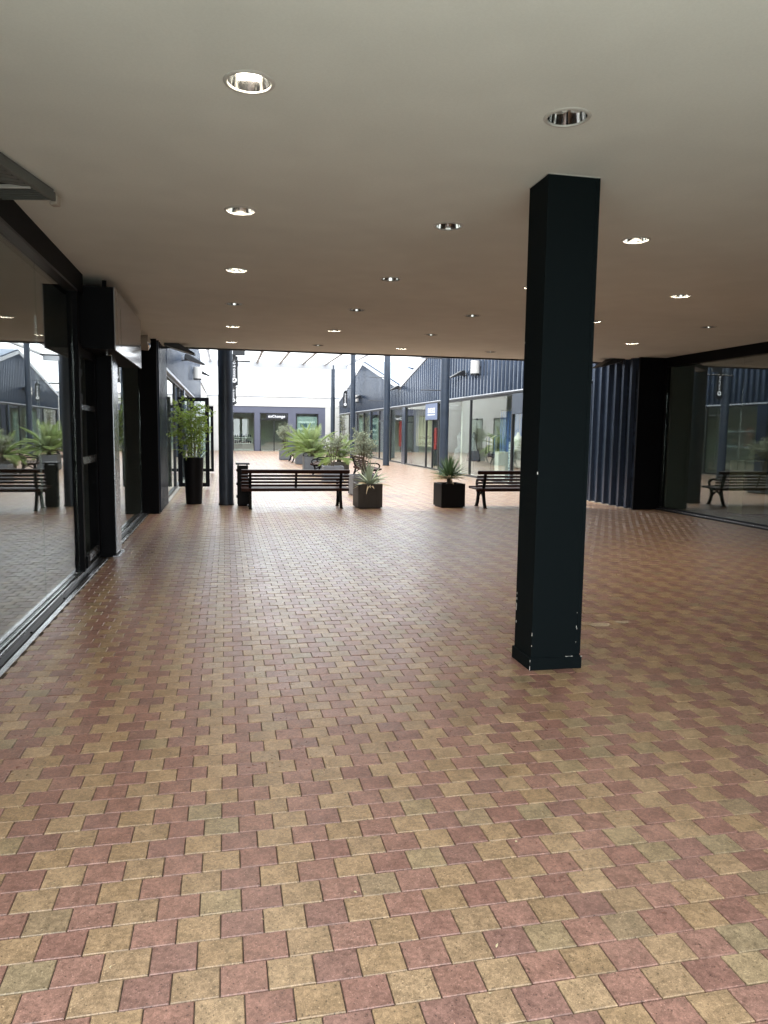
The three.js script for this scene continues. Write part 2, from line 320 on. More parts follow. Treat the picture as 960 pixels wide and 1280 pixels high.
// ---------- left passage shopfront ----------
const pane = (parent, x, y0, y1, z0, z1, m = M.glass) => mesh('glass_pane', box(x - 0.004, x + 0.004, y0, y1, z0, z1), m, parent);
{
  const s = thing('passage_shopfront', 'dark framed glass shopfront with aluminium floor track and box sign end', 'shopfront');
  const X = -1.5;
  mesh('head_beam', [box(X - 0.14, X + 0.05, 2.93, CEIL - 0.001, BACK - 0.02, -8.44)], M.black, s);
  mesh('head_trim', [box(X - 0.03, X + 0.056, 2.905, 2.928, BACK - 0.02, -8.1)], M.darkframe, s);
  const edges = [BACK - 0.05, -1.8, -4.2, -6.6, -8.08];
  for (let k = 0; k < 4; k++) pane(s, X, 0.05, 2.91, edges[k] - 0.004, edges[k + 1] + 0.004);
  // floor track: outer angle, two upright fins and a dark channel between them
  const track = (z0, z1) => {
    const t = mesh('floor_track', [box(X - 0.05, X + 0.075, 0, 0.018, z0, z1)], M.darkframe, s);
    for (const [a, c, h] of [[-0.045, -0.03, 0.05], [-0.012, 0, 0.049], [0.018, 0.03, 0.044]]) mesh('rail', box(X + a, X + c, 0.018, h, z0, z1), M.alu, t);
    mesh('edge_strip', [rbox(X + 0.085, X + 0.125, 0, 0.016, z0, z1, 0.004)], M.alu, t);
    for (let z = z0 - 0.6; z > z1; z -= 1.15) mesh('bolt', new THREE.SphereGeometry(0.009, 8, 6).translate(X + 0.066, 0.02, z), M.iron, t);
  };
  track(BACK - 0.02, -9.16);
  mesh('end_post', [rbox(X - 0.05, X + 0.05, 0.05, 2.93, -8.08, -8.17, 0.004)], M.black, s);
  // door bay
  const door = mesh('door', [box(X - 0.025, X + 0.025, 0.06, 2.93, -9.2, -9.27), box(X - 0.025, X + 0.025, 2.30, 2.42, -8.17, -9.2), box(X - 0.02, X + 0.02, 1.80, 1.90, -8.2, -8.42), box(X - 0.02, X + 0.02, 2.08, 2.16, -8.2, -8.42)], M.black, s);
  mesh('stile', [box(X - 0.022, X + 0.024, 0.10, 1.80, -8.24, -8.31)], M.alu, door);
  for (const [a, c] of [[1.735, 1.79], [1.16, 1.235], [0.08, 0.16]]) mesh('rail', box(X - 0.02, X + 0.02, a, c, -8.31, -9.2), M.alu, door);
  mesh('glass_pane', box(X - 0.004, X + 0.004, 0.16, 2.3, -8.31, -9.2), M.glass, door);
  mesh('hinge_block', [rbox(X - 0.05, X + 0.07, 0.075, 0.20, -8.16, -8.30, 0.006)], M.black, door);
  mesh('bay_pillar', [box(X - 0.1, -1.312, 0, 2.39, -9.3, -9.72)], M.black, s);
  mesh('pillar_cover', [rbox(-1.311, -1.297, 0.04, 2.39, -9.32, -9.72, 0.003)], M.alu, s);
  mesh('pillar_foot', [box(-1.34, -1.265, 0, 0.018, -9.28, -9.74)], M.alu, s);
  pane(s, X, 0.05, 2.92, -9.73, -11.75); pane(s, X, 0.05, 2.92, -11.758, -13.98);
  track(-9.74, -13.98);
  mesh('head_beam', [box(X - 0.14, X + 0.05, 2.92, CEIL - 0.001, -10.93, -13.99)], M.black, s);
  // room behind the glass
  const r = structure('shop_room');
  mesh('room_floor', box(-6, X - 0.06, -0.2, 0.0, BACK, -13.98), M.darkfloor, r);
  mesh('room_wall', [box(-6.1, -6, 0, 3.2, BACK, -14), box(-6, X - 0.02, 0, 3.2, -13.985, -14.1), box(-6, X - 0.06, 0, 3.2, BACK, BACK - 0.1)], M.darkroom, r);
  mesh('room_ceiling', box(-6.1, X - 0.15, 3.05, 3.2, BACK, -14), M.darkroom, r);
  const wg = thing('forecourt_wing', 'grey side wing of the right shop reaching out beside the forecourt', 'building');
  mesh('wall', [box(3.3, 14, 0, 3.78, BACK + 0.06, 7)], M.darkroom, wg);
  mesh('coping', [box(3.25, 14.05, 3.78, 3.86, BACK + 0.06, 7.05)], M.trim, wg);
  // box sign
  const b = thing('box_sign', 'white faced box sign hung from the ceiling over the shop door', 'sign', [0, 0, 0]);
  mesh('housing', [box(X - 0.05, -1.152, 2.385, 3.03, -8.45, -10.92)], M.black, b);
  mesh('sign_face', [rbox(-1.1515, -1.14, 2.375, 3.035, -8.455, -10.925, 0.003)], M.signwhite, b);
  const tex = canvasTex(1024, 256, (c, w, h) => { c.clearRect(0, 0, w, h); c.fillStyle = '#9597a0'; c.fillRect(0, 0, w, h); c.strokeStyle = '#77757e'; c.lineWidth = 7; let s2 = 5; for (let i = 0; i < 9; i++) { const x = 220 + i * 66; c.beginPath(); c.moveTo(x, 150); c.bezierCurveTo(x - 18 + (i % 3) * 12, 60, x + 40, 80 + (i % 4) * 10, x + 22, 150); if (i % 2) c.lineTo(x + 46, 108); c.stroke(); } });
  const face = new THREE.Mesh(new THREE.PlaneGeometry(1.7, 0.42).rotateY(Math.PI / 2).translate(-1.1385, 2.66, -9.75), printed(tex, { roughness: 0.08 })); face.name = 'lettering'; face.castShadow = face.receiveShadow = true; b.add(face);
  mesh('hanger', [box(-1.3, -1.26, 3.03, CEIL, -8.7, -8.74), box(-1.3, -1.26, 3.03, CEIL, -10.6, -10.64)], M.black, b);
  mesh('downlight_fitting', [new THREE.CylinderGeometry(0.05, 0.05, 0.03, 16).translate(-1.3, 2.372, -8.95)], M.chrome, b);
  // small horn speaker past the sign
  const sp = thing('wall_speaker', 'small drum shaped wall speaker past the white box sign', 'speaker', [-1.36, 2.98, -13.2]);
  mesh('drum', [new THREE.CylinderGeometry(0.115, 0.13, 0.2, 20).rotateZ(Math.PI / 2)], M.beige, sp);
  mesh('grille', [new THREE.SphereGeometry(0.108, 20, 10, 0, Math.PI * 2, 0, Math.PI / 2).scale(1, 0.35, 1).rotateZ(-Math.PI / 2).translate(0.1, 0, 0)], M.chrome, sp);
  mesh('bracket', [box(-0.14, -0.08, 0.05, 0.16, -0.02, 0.02)], M.iron, sp);
  // louvred fitting under the ceiling
  const lv = thing('louvred_heater', 'grey louvred fitting fixed high above the glass shopfront', 'heater', [-1.10, 3.055, -5.5], -0.23);
  mesh('body', [rbox(-0.40, -0.02, 0.058, 0.084, -0.02, 1.25, 0.006)], M.greyplastic, lv); mesh('tray', [box(-0.39, -0.032, 0.04, 0.057, 0, 1.24)], M.black, lv);
  mesh('side_rail', [rbox(-0.03, 0.0, 0.0, 0.057, -0.005, 1.25, 0.006)], M.greyplastic, lv);
  mesh('tip_clip', [rbox(-0.05, 0.004, -0.02, 0.05, -0.07, -0.008, 0.008)], M.beige, lv);
  mesh('cross_rail', [rbox(-0.4, -0.031, -0.006, 0.02, 0.272, 0.285, 0.005)], M.trimring, lv);
  for (let k = 0; k < 6; k++) mesh('louvre', [rbox(-0.4, -0.032, -0.006, 0.006, -0.013, 0.013, 0.004).rotateX(0.4).translate(0, 0.01, 0.012 + k * 0.044)], M.greyplastic, lv);
  for (let k = 0; k < 13; k++) mesh('rib', [box(-0.215, 0.215, 0.006, 0.03, -0.026, 0.026).rotateY(0.55).translate(-0.215, 0, 0.40 + k * 0.075)], M.greyplastic, lv);
}

// ---------- profiled sheet cladding and gables ----------
const roofY = (z) => { const t = (((z + 35.5) / 19.8) % 1 + 1) % 1; return 3.85 + 2.0 * (1 - Math.abs(t * 2 - 1)); };
function sheet(x, out, z0, z1, yb, top, pitch = 0.32, depth = 0.075) {   // trapezoidal ribs standing out towards `out`
  const pts = [], prof = [[0, 0], [0.6, 0], [0.68, 1], [0.92, 1], [1, 0]];
  for (let z = z0; z > z1 - 1e-6; z -= pitch) for (const [t, d] of prof) { const zz = z - t * pitch; if (zz >= z1 - 1e-6) pts.push([zz, x + out * d * depth]); }
  const P = [], U = [], I = [];
  for (let k = 0; k < pts.length - 1; k++) {
    const [za, xa] = pts[k], [zb, xb] = pts[k + 1]; if (Math.abs(za - zb) < 1e-6) continue;
    const A = [xa, yb, za], B = [xb, yb, zb], C = [xb, top(zb), zb], D = [xa, top(za), za];
    for (const q of out < 0 ? [A, C, B, A, D, C] : [A, B, C, A, C, D]) { P.push(...q); U.push(q[2], q[1]); }
  }
  const g = new THREE.BufferGeometry(); g.setAttribute('position', new THREE.Float32BufferAttribute(P, 3)); g.setAttribute('uv', new THREE.Float32BufferAttribute(U, 2)); g.computeVertexNormals();
  return g;
}
const slope = (x0, x1, za, ya, zb, yb, t) => { const L = Math.hypot(za - zb, ya - yb); return box(x0, x1, 0, t, -L / 2, L / 2).rotateX(Math.atan2(ya - yb, zb - za)).translate(0, (ya + yb) / 2, (za + zb) / 2); };
function bay(parent, X, out, z0, z1, y0 = 0.04, y1 = 2.8, opt = {}) {
  const f = 0.035, w = mesh('window', [box(X - 0.04, X + 0.04, y0, y1, z0, z0 - f), box(X - 0.04, X + 0.04, y0, y1, z1 + f, z1), box(X - 0.04, X + 0.04, y0, y0 + 0.05, z0 - f, z1 + f), box(X - 0.04, X + 0.04, y1 - 0.05, y1, z0 - f, z1 + f), ...(opt.transom ? [box(X - 0.035, X + 0.035, opt.transom, opt.transom + 0.07, z0 - f, z1 + f)] : []), ...(opt.mid ? opt.mid.map((m) => box(X - 0.035, X + 0.035, y0 + 0.05, opt.transom ?? y1 - 0.05, m + 0.03, m - 0.03)) : [])], M.darkframe, parent);
  mesh('pane', box(X - 0.004, X + 0.004, y0 + 0.05, y1 - 0.05, z0 - f, z1 + f), M.glass, w);
  return w;
}
// right building: corner panel, shopfronts under gabled cladding
{
  const X = 8.35, b = thing('gabled_shop_building', 'dark blue ribbed metal shop building with gables beside the round posts', 'building');
  mesh('corner_cladding', sheet(X, -1, -13.96, -16.0, 0.01, () => 3.6), M.clad, b, false);
  mesh('corner_wall', [box(X + 0.002, 8.94, 0, 3.62, -13.95, -14.05), box(X - 0.05, X + 0.006, 0, 3.62, -13.93, -13.975)], M.black, b);
  mesh('cladding', sheet(X, -1, -16.0, -55.2, 2.82, (z) => roofY(z)), M.clad, b, false);
  mesh('flashing', [box(X - 0.075, X + 0.02, 2.785, 2.82, -16.0, -55.2)], M.trim, b);
  mesh('flashing_return', [box(X - 0.05, X + 0.02, 2.74, 2.783, -16.0, -55.2)], M.darkframe, b);
  const rz = [-15.7, -25.6, -35.5, -45.4, -55.3];
  const roof = mesh('roof', [[0, 1], [1, 2], [2, 3], [3, 4]].map(([i, j]) => slope(X - 0.02, 24, rz[i], roofY(rz[i]), rz[j], roofY(rz[j]), 0.1)), M.roofmetal, b);
  for (const [i, j] of [[0, 1], [1, 2], [2, 3], [3, 4]]) mesh('verge_trim', slope(X - 0.1, X - 0.021, rz[i], roofY(rz[i]) - 0.06, rz[j], roofY(rz[j]) - 0.06, 0.18), M.trim, roof);
  for (const z of [-38, -40, -42]) mesh('roof_window', slope(10.5, 12.4, z, roofY(z) + 0.105, z - 1.2, roofY(z - 1.2) + 0.105, 0.04), M.trim, roof);
  // shopfronts
  const piers = [[-15.98, -16.1], [-34.35, -35.0], [-54.9, -55.25], [-42.95, -43.2]];
  for (const [a, c] of piers) mesh('pier', box(X - 0.03, X + 0.35, 0, 2.74, a, c), M.clad, b);
  for (const [a, c, o] of [[-16.1, -18.5], [-18.5, -20.95, { transom: 2.15, mid: [-19.7] }], [-20.95, -24.85], [-24.85, -28.75], [-28.75, -30.7, { transom: 2.05, mid: [-29.7] }], [-30.7, -34.35], [-35.0, -37.75], [-37.75, -40.6, { transom: 2.1, mid: [-39.1] }], [-40.6, -42.95], [-43.2, -45.4], [-45.4, -47.7], [-47.7, -51], [-51, -54.9]]) bay(b, X + 0.04, -1, a, c, 0.03, 2.74, o);
  mesh('shop_floor', box(X - 0.06, 13, -0.2, 0.012, -14.06, -55.2), M.shopfloor, b);
  mesh('shop_wall', [box(12.4, 12.6, 0, 3, -14.06, -55.2), box(8.95, 12.5, 0, 2.9, -14.06, -14.2)], M.wall, b);
  for (const z of [-26.9, -34.6, -43.1, -55.1]) mesh('party_wall', box(X + 0.4, 12.4, 0, 2.9, z, z - 0.15), M.wall, b);
  mesh('shop_ceiling', box(X + 0.06, 12.5, 2.86, 3.0, -14.1, -55.2), M.wall, b);
  const tx = canvasTex(256, 160, (c, w, h) => { c.fillStyle = '#5a6886'; c.fillRect(0, 0, w, h); c.fillStyle = '#f2f6fb'; c.font = 'bold 66px sans-serif'; c.textAlign = 'center'; c.fillText('DEXI', w / 2, 92); c.fillStyle = '#e4ecf6'; c.fillRect(52, 106, 150, 9); });
  const sg = new THREE.Mesh(new THREE.BoxGeometry(0.03, 0.66, 1.8), [M.steelblue, printed(tx), M.steelblue, M.steelblue, M.steelblue, M.steelblue]); sg.name = 'door_sign'; sg.position.set(X - 0.03, 2.40, -29.72); sg.castShadow = sg.receiveShadow = true; b.add(sg);
  const sg2 = mesh('door_sign', rbox(X - 0.04, X - 0.005, 2.12, 2.72, -18.65, -20.85, 0.004), M.steelblue, b);
}
// left building
{
  const X = -1.25, b = thing('gabled_shop_building', 'dark blue ribbed metal shop building beside the potted green shrub', 'building');
  mesh('corner_cladding', sheet(X, 1, -14.02, -16.0, 0.01, () => 3.6, 0.27), M.clad, b, false);
  mesh('corner_wall', [box(-1.52, X - 0.002, 0, 3.62, -14.0, -14.12), box(X - 0.004, X + 0.05, 0, 3.62, -13.98, -14.03)], M.black, b);
  mesh('cladding', sheet(X, 1, -16.0, -37.8, 2.80, (z) => Math.max(roofY(z), 5.2)), M.clad, b, false);
  mesh('flashing', [box(X - 0.02, X + 0.075, 2.745, 2.80, -16.0, -37.8)], M.trim, b);
  mesh('end_wall', [box(-9, X - 0.01, 0, 5.2, -37.7, -37.82)], M.clad, b);
  mesh('roof', [box(-12, X + 0.02, 5.86, 5.96, -15.4, -37.85)], M.roofmetal, b);
  for (const [a, c] of [[-15.98, -16.1], [-23.4, -23.9], [-31.2, -31.7], [-37.5, -37.75]]) mesh('pier', box(X - 0.35, X + 0.03, 0, 2.74, a, c), M.clad, b);
  for (const [a, c, o] of [[-16.1, -19.75], [-19.75, -21.6, { transom: 2.2 }], [-21.6, -23.4], [-23.9, -26.9], [-26.9, -28.7, { transom: 2.2 }], [-28.7, -31.2], [-31.7, -34.5], [-34.5, -37.5]]) bay(b, X - 0.04, 1, a, c, 0.03, 2.74, o);
  mesh('shop_floor', box(-6, X + 0.06, -0.2, 0.012, -14.2, -37.7), M.shopfloor, b);
  mesh('shop_wall', [box(-5.2, -5, 0, 3, -14.2, -37.7), box(-5, -1.7, 0, 2.9, -23.6, -23.75), box(-5, -1.7, 0, 2.9, -31.4, -31.55), box(-5, X - 0.3, 0, 2.9, -14.2, -14.32)], M.wall, b);
  mesh('shop_ceiling', box(-5.2, X - 0.06, 2.86, 3.0, -14.1, -37.7), M.wall, b);
  // outward opened glass doors
  for (const [z, x1, h] of [[-19.8, -0.42, 2.36], [-26.95, -0.42, 2.36]]) {
    const d = mesh('open_door', [rbox(X + 0.05, X + 0.15, 0.06, h, z - 0.03, z + 0.03, 0.012), rbox(x1 - 0.1, x1, 0.06, h, z - 0.03, z + 0.03, 0.012), rbox(X + 0.14, x1 - 0.09, h - 0.1, h, z - 0.03, z + 0.03, 0.012), rbox(X + 0.14, x1 - 0.09, 0.06, 0.16, z - 0.03, z + 0.03, 0.012)], M.black, b);
    mesh('pane', box(X + 0.15, x1 - 0.1, 0.16, h - 0.1, z - 0.004, z + 0.004), M.glass, d);
  }
  for (const z of [-17.6, -22.4, -25.3, -30]) mesh('shelf_band', [box(-1.7, -1.5, 1.15, 1.19, z - 0.9, z + 0.9), box(-1.7, -1.5, 1.72, 1.76, z - 0.9, z + 0.9)], M.trim, b);
  // white rendered building farther on
  const w = thing('white_rendered_building', 'white rendered building wall past the end of the left ribbed cladding', 'building');
  mesh('wall', box(-9, -1.35, 0, 4.1, -38.0, -55.9), M.white, w);
  mesh('coping', box(-9.05, -1.28, 4.1, 4.2, -38.0, -55.9), M.trim, w);
  for (const z of [-41, -46, -51]) { const o = mesh('window', [box(-1.36, -1.3, 0.1, 2.6, z, z - 0.08), box(-1.36, -1.3, 0.1, 2.6, z - 2.6, z - 2.68), box(-1.36, -1.3, 2.52, 2.6, z - 0.08, z - 2.6)], M.darkframe, w); mesh('pane', box(-1.345, -1.335, 0.1, 2.52, z - 0.08, z - 2.6), M.glass, o); }
}
// right passage shopfront
{
  const X = 8.93, s = thing('passage_shopfront', 'black framed glass shopfront with pale counter inside, opposite the box sign', 'shopfront');
  mesh('head_beam', [box(X - 0.06, X + 0.16, 2.95, CEIL - 0.001, BACK - 0.02, -13.94)], M.black, s);
  mesh('floor_track', [box(X - 0.10, X + 0.05, 0, 0.03, BACK - 0.02, -13.94), box(X - 0.02, X + 0.03, 0.03, 0.07, BACK - 0.02, -13.94)], M.darkframe, s);
  mesh('rail', [box(X - 0.075, X - 0.06, 0.031, 0.045, BACK - 0.02, -13.94)], M.alu, s);
  mesh('jamb', [box(X - 0.06, X + 0.06, 0.07, 2.95, -13.9, -13.94)], M.black, s);
  const e = [-13.9, -11.6, -9.2, -6.8, -4.4, -2.0, BACK - 0.05];
  for (let k = 0; k < 6; k++) pane(s, X, 0.07, 2.95, e[k] + 0.004, e[k + 1] - 0.004, M.mirrorglass);
  const r = structure('shop_room');
  mesh('room_floor', box(X + 0.06, 15, -0.2, 0.0, BACK, -13.93), M.olivefloor, r);
  mesh('room_wall', [box(15, 15.1, 0, 3.2, BACK, -14), box(X + 0.07, 15, 0, 3.2, -13.84, -13.93), box(X + 0.07, 15, 0, 3.2, BACK, BACK - 0.1)], M.darkroom, r);
  mesh('room_ceiling', box(X + 0.17, 15.1, 3.05, 3.2, BACK, -14), M.darkroom, r);
  const c = thing('shop_counter', 'pale L shaped counter standing inside the right glass shopfront', 'counter', [10.25, 0, -12.55]);
  mesh('tall_panel', [rbox(-0.45, 0.05, 0.05, 1.08, -0.4, 0.02, 0.006)], M.cream, c); mesh('low_panel', [rbox(0.06, 2.2, 0.05, 0.78, -0.5, 0.0, 0.006)], M.wall, c);
  mesh('plinth', [box(-0.42, 2.17, 0, 0.05, -0.46, -0.02)], M.darkframe, c); mesh('worktop', [rbox(0.06, 2.24, 0.781, 0.81, -0.54, 0.03, 0.004)], M.timber, c);
}

// ---------- round posts ----------
{
  const mk = (x, z, h, label, rods) => {
    const p = thing('round_post', label, 'post', [x, 0, z], 0, 'round steel posts along the court');
    mesh('shaft', new THREE.CylinderGeometry(0.148, 0.148, h, 32).translate(0, h / 2, 0), M.steelblue, p);
    mesh('base_collar', new THREE.CylinderGeometry(0.158, 0.16, 0.03, 32).translate(0, 0.015, 0), M.darkframe, p);
    if (rods) for (const [y, l] of rods > 0 ? [[2.4, 0.36], [2.94, 0.5]] : [[2.95, 0.85], [4.0, 0.85]]) mesh('banner_arm', rod(V(0, y, 0), V(rods * l, y, 0), 0.014), M.darkframe, p);
    return p;
  };
  const lab = 'tall round blue-grey steel post standing in front of the right shop windows';
  for (const z of [-15.3, -24.1, -33.3, -42.6]) mk(7.2, z, 6.3, lab, -1);
  mk(7.2, -50.8, 6.0, 'slim far round post carrying the end of the white canopy beam', 0);
  mk(0.0, -15.6, 6.3, 'round steel post between the potted shrub and the litter bin', 1);
  for (const z of [-24.1, -33.3, -42.6]) mk(0.0, z, 6.3, 'round steel post in line behind the post beside the litter bin', 1);
}
// hanging banner signs on the post arms
{
  const tex = canvasTex(128, 512, (c, w, h) => {
    c.fillStyle = '#14161c'; c.fillRect(0, 0, w, h); c.save(); c.translate(w / 2, h - 96); c.fillStyle = '#f4f5f8'; c.beginPath(); c.arc(0, 0, 44, 0, 7); c.fill();
    c.fillStyle = '#14161c'; c.beginPath(); c.moveTo(-20, 14); c.lineTo(2, -22); c.lineTo(24, -6); c.lineTo(6, 4); c.lineTo(10, 22); c.closePath(); c.fill();
    c.rotate(-Math.PI / 2); c.fillStyle = '#f4f5f8'; c.font = 'bold 54px sans-serif'; c.textBaseline = 'middle'; c.fillText('RAND & CO', 56, 2); c.restore();
  });
  const pm = printed(tex);
  const mkB = (x, z, label) => { const t = thing('banner_sign', label, 'sign', [x, 0, z], 0, 'banner signs on the posts'); const g = new THREE.BoxGeometry(0.24, 0.92, 0.03); const m = new THREE.Mesh(g, [M.darkframe, M.darkframe, M.darkframe, M.darkframe, pm, pm]); m.name = 'board'; m.position.y = 2.62; m.castShadow = m.receiveShadow = true; t.add(m); mesh('clamp', [box(-0.05, 0.05, 3.08, 3.14, -0.02, 0.02), box(-0.05, 0.05, 2.1, 2.16, -0.02, 0.02)], M.darkframe, t); return t; };
  const bt = mkB(0.275, -24.1, 'black banner sign with white circle emblem behind the post by the litter bin'); mesh('top_box', rbox(-0.04, 0.34, 3.1, 3.29, -0.06, 0.06, 0.008), M.darkframe, bt); bt.position.y = 0.77;
  mkB(0.34, -33.3, 'small black banner sign below the white circle emblem banner').position.y = 0.5;
  const fb = mkB(6.75, -42.6, 'black hanging banner sign with white circle emblem on a far right post'); fb.position.y = 0.75;
}
// tilted wall floodlights and drum lamps on the cladding
{
  const proto = (label, pos, turn) => {
    const f = thing('wall_floodlight', label, 'floodlight', pos, turn, 'tilted floodlights on the cladding');
    mesh('arm', [rod(V(0, 0, 0), V(0.22, 0.02, 0), 0.018), box(-0.01, 0.015, -0.1, 0.1, -0.06, 0.06)], M.darkframe, f);
    { const e = new THREE.Shape(); e.moveTo(0, 0.09); e.lineTo(0.1, 0.1); e.lineTo(0.56, -0.015); e.lineTo(0.56, -0.03); e.lineTo(0, -0.03); mesh('head', new THREE.ExtrudeGeometry(e, { depth: 0.36, bevelEnabled: true, bevelSize: 0.006, bevelThickness: 0.006, bevelSegments: 2 }).translate(0, 0, -0.18).rotateZ(-0.28).translate(0.1, 0.08, 0), M.darkframe, f); }
    mesh('lens', [box(0.05, 0.5, -0.042, -0.037, -0.15, 0.15).rotateZ(-0.28).translate(0.1, 0.08, 0)], M.trim, f);
    return f;
  };
  const R = Math.PI;
  proto('tilted dark floodlight on the left corner cladding beside the dark pillar', [-1.2, 3.06, -14.75], 0);
  proto('tilted floodlight on the left ribbed cladding above the open doors', [-1.2, 3.45, -21.7], 0);
  proto('tilted floodlight high on the left ribbed cladding near its far end', [-1.2, 3.7, -30], 0);
  proto('tilted dark floodlight on the right corner cladding panel', [8.3, 3.06, -14.55], R);
  proto('tilted floodlight on the right cladding beside the white drum lamp', [8.3, 3.55, -25.2], R);
  proto('tilted floodlight under the valley between the right gables', [8.3, 3.6, -35.2], R);
  proto('tilted floodlight on the far right gable', [8.3, 3.6, -45.7], R);
  const drum = (x, y, z, out, label) => { const d = thing('drum_lamp', label, 'wall lamp', [x, y, z], out > 0 ? 0 : R, 'white drum lamps on the cladding'); mesh('shade', new THREE.CylinderGeometry(0.15, 0.15, 0.42, 24).translate(0.2, 0, 0), M.cloth_white, d); mesh('cap', new THREE.CylinderGeometry(0.153, 0.153, 0.05, 24).translate(0.2, -0.236, 0), M.darkframe, d); mesh('bracket', box(0, 0.1, -0.03, 0.03, -0.03, 0.03), M.darkframe, d); };
  drum(8.3, 3.72, -23.7, -1, 'white drum lamp high on the right cladding near the big pillar');
  drum(8.3, 3.62, -46.6, -1, 'white drum lamp on the far right gable');
  drum(-1.2, 3.62, -28.6, 1, 'white drum lamp on the left ribbed cladding');
}

// ---------- far building and canopy ----------
{
  const b = thing('far_shop_building', 'grey-blue shop front with white parapet closing the far end of the court', 'building'), Z = -56;
  const glassY = 2.82;
  mesh('wall', [box(0.2, 0.52, 0, 3.3, Z, Z - 0.3), box(2.09, 2.49, 0, 3.3, Z, Z - 0.3), box(4.57, 5.15, 0, 3.3, Z, Z - 0.3), box(6.85, 7.36, 0, 3.3, Z, Z - 0.3), box(0.52, 6.85, glassY, 3.3, Z + 0.004, Z - 0.3)], M.farblue, b);
  mesh('side_wall', [box(-9, 0.2, 0, 3.3, Z + 0.01, Z - 0.3), box(7.36, 22, 0, 3.3, Z + 0.01, Z - 0.3)], M.white, b);
  mesh('parapet', [box(-9, 22, 3.3, 4.0, Z + 0.05, Z - 0.3)], M.white, b);
  mesh('coping', [box(-9, 22, 4.0, 4.06, Z + 0.1, Z - 0.35)], M.trim, b);
  for (const [a, c] of [[0.52, 2.09], [2.49, 4.57], [5.15, 6.85]]) { const w = mesh('window', [box(a, a + 0.06, 0, glassY, Z - 0.06, Z - 0.12), box(c - 0.06, c, 0, glassY, Z - 0.06, Z - 0.12), box(a, c, glassY - 0.07, glassY, Z - 0.06, Z - 0.12), ...(a > 2 && a < 3 ? [box(3.5, 3.56, 0, glassY - 0.5, Z - 0.06, Z - 0.12), box(a, c, 2.28, 2.34, Z - 0.06, Z - 0.12)] : [])], M.darkframe, b); mesh('pane', box(a + 0.06, c - 0.06, 0.02, glassY - 0.07, Z - 0.088, Z - 0.092), M.glass, w); }
  mesh('shop_room', [box(0.2, 7.4, -0.01, 0.01, Z - 0.3, Z - 5), box(0.2, 7.4, 0, 3.2, Z - 4.9, Z - 5), box(0.1, 0.2, 0, 3.2, Z - 0.3, Z - 5), box(7.36, 7.46, 0, 3.2, Z - 0.3, Z - 5), box(0.2, 7.4, 3.2, 3.3, Z - 0.3, Z - 5)], M.wall, b);
  const t1 = canvasTex(512, 128, (c, w, h) => { c.fillStyle = '#23262e'; c.fillRect(0, 0, w, h); c.fillStyle = '#f3f6fa'; c.font = 'bold 92px sans-serif'; c.textAlign = 'center'; c.fillText('exChange', w / 2, 94); });
  const s = new THREE.Mesh(new THREE.BoxGeometry(1.5, 0.36, 0.04), printed(t1)); s.name = 'door_sign'; s.position.set(3.72, 2.56, Z + 0.0); s.castShadow = s.receiveShadow = true; b.add(s);
  const t2 = canvasTex(256, 384, (c, w, h) => { c.fillStyle = '#9fb0ac'; c.fillRect(0, 0, w, h); c.fillStyle = '#f2f6f5'; for (const y of [60, 150, 210]) for (let x = 20; x < 230; x += 18) c.fillRect(x, y + ((x * 7) % 5), 11, 22); c.fillStyle = '#4d6470'; c.fillRect(40, 90, 90, 46); c.fillRect(60, 176, 70, 30); });
  const pl = new THREE.Mesh(new THREE.BoxGeometry(1.5, 2.2, 0.02), printed(t2)); pl.name = 'window_poster'; pl.position.set(6.0, 1.5, Z - 0.2); pl.castShadow = pl.receiveShadow = true; b.add(pl);
  const sh = thing('display_shelf', 'white low display shelving behind the far left shop window', 'shelf', [1.25, 0, Z - 1.0]);
  for (const y of [0.05, 0.5, 0.95]) mesh('shelf', rbox(-0.7, 0.7, y, y + 0.04, -0.2, 0.2, 0.004), M.white, sh);
  for (const x of [-0.68, 0, 0.68]) mesh('upright', box(x - 0.02, x + 0.02, 0.0, 0.95, -0.2, 0.2), M.white, sh);
  mesh('goods', Array.from({ length: 16 }, (_, k) => rbox(-0.6 + (k % 8) * 0.16, -0.5 + (k % 8) * 0.16, k < 8 ? 0.54 : 0.99, (k < 8 ? 0.54 : 0.99) + rr(0.12, 0.32), -0.1, 0.06, 0.01)), M.cloth_dark, sh);
  const c = thing('white_canopy', 'white steel canopy of beams high across the far end of the court', 'canopy');
  mesh('cross_beam', [box(-2, 8.2, 5.72, 6.12, -50.66, -50.94)], M.canopy, c);
  mesh('cross_beam', [box(-2, 8.2, 5.82, 6.12, -39.0, -39.28)], M.canopy, c);
  for (let k = 0; k < 7; k++) mesh('rafter', box(-1.04 + k * 1.52, -0.88 + k * 1.52, 5.98, 6.10, -39.28, -50.66), M.canopy, c);
}

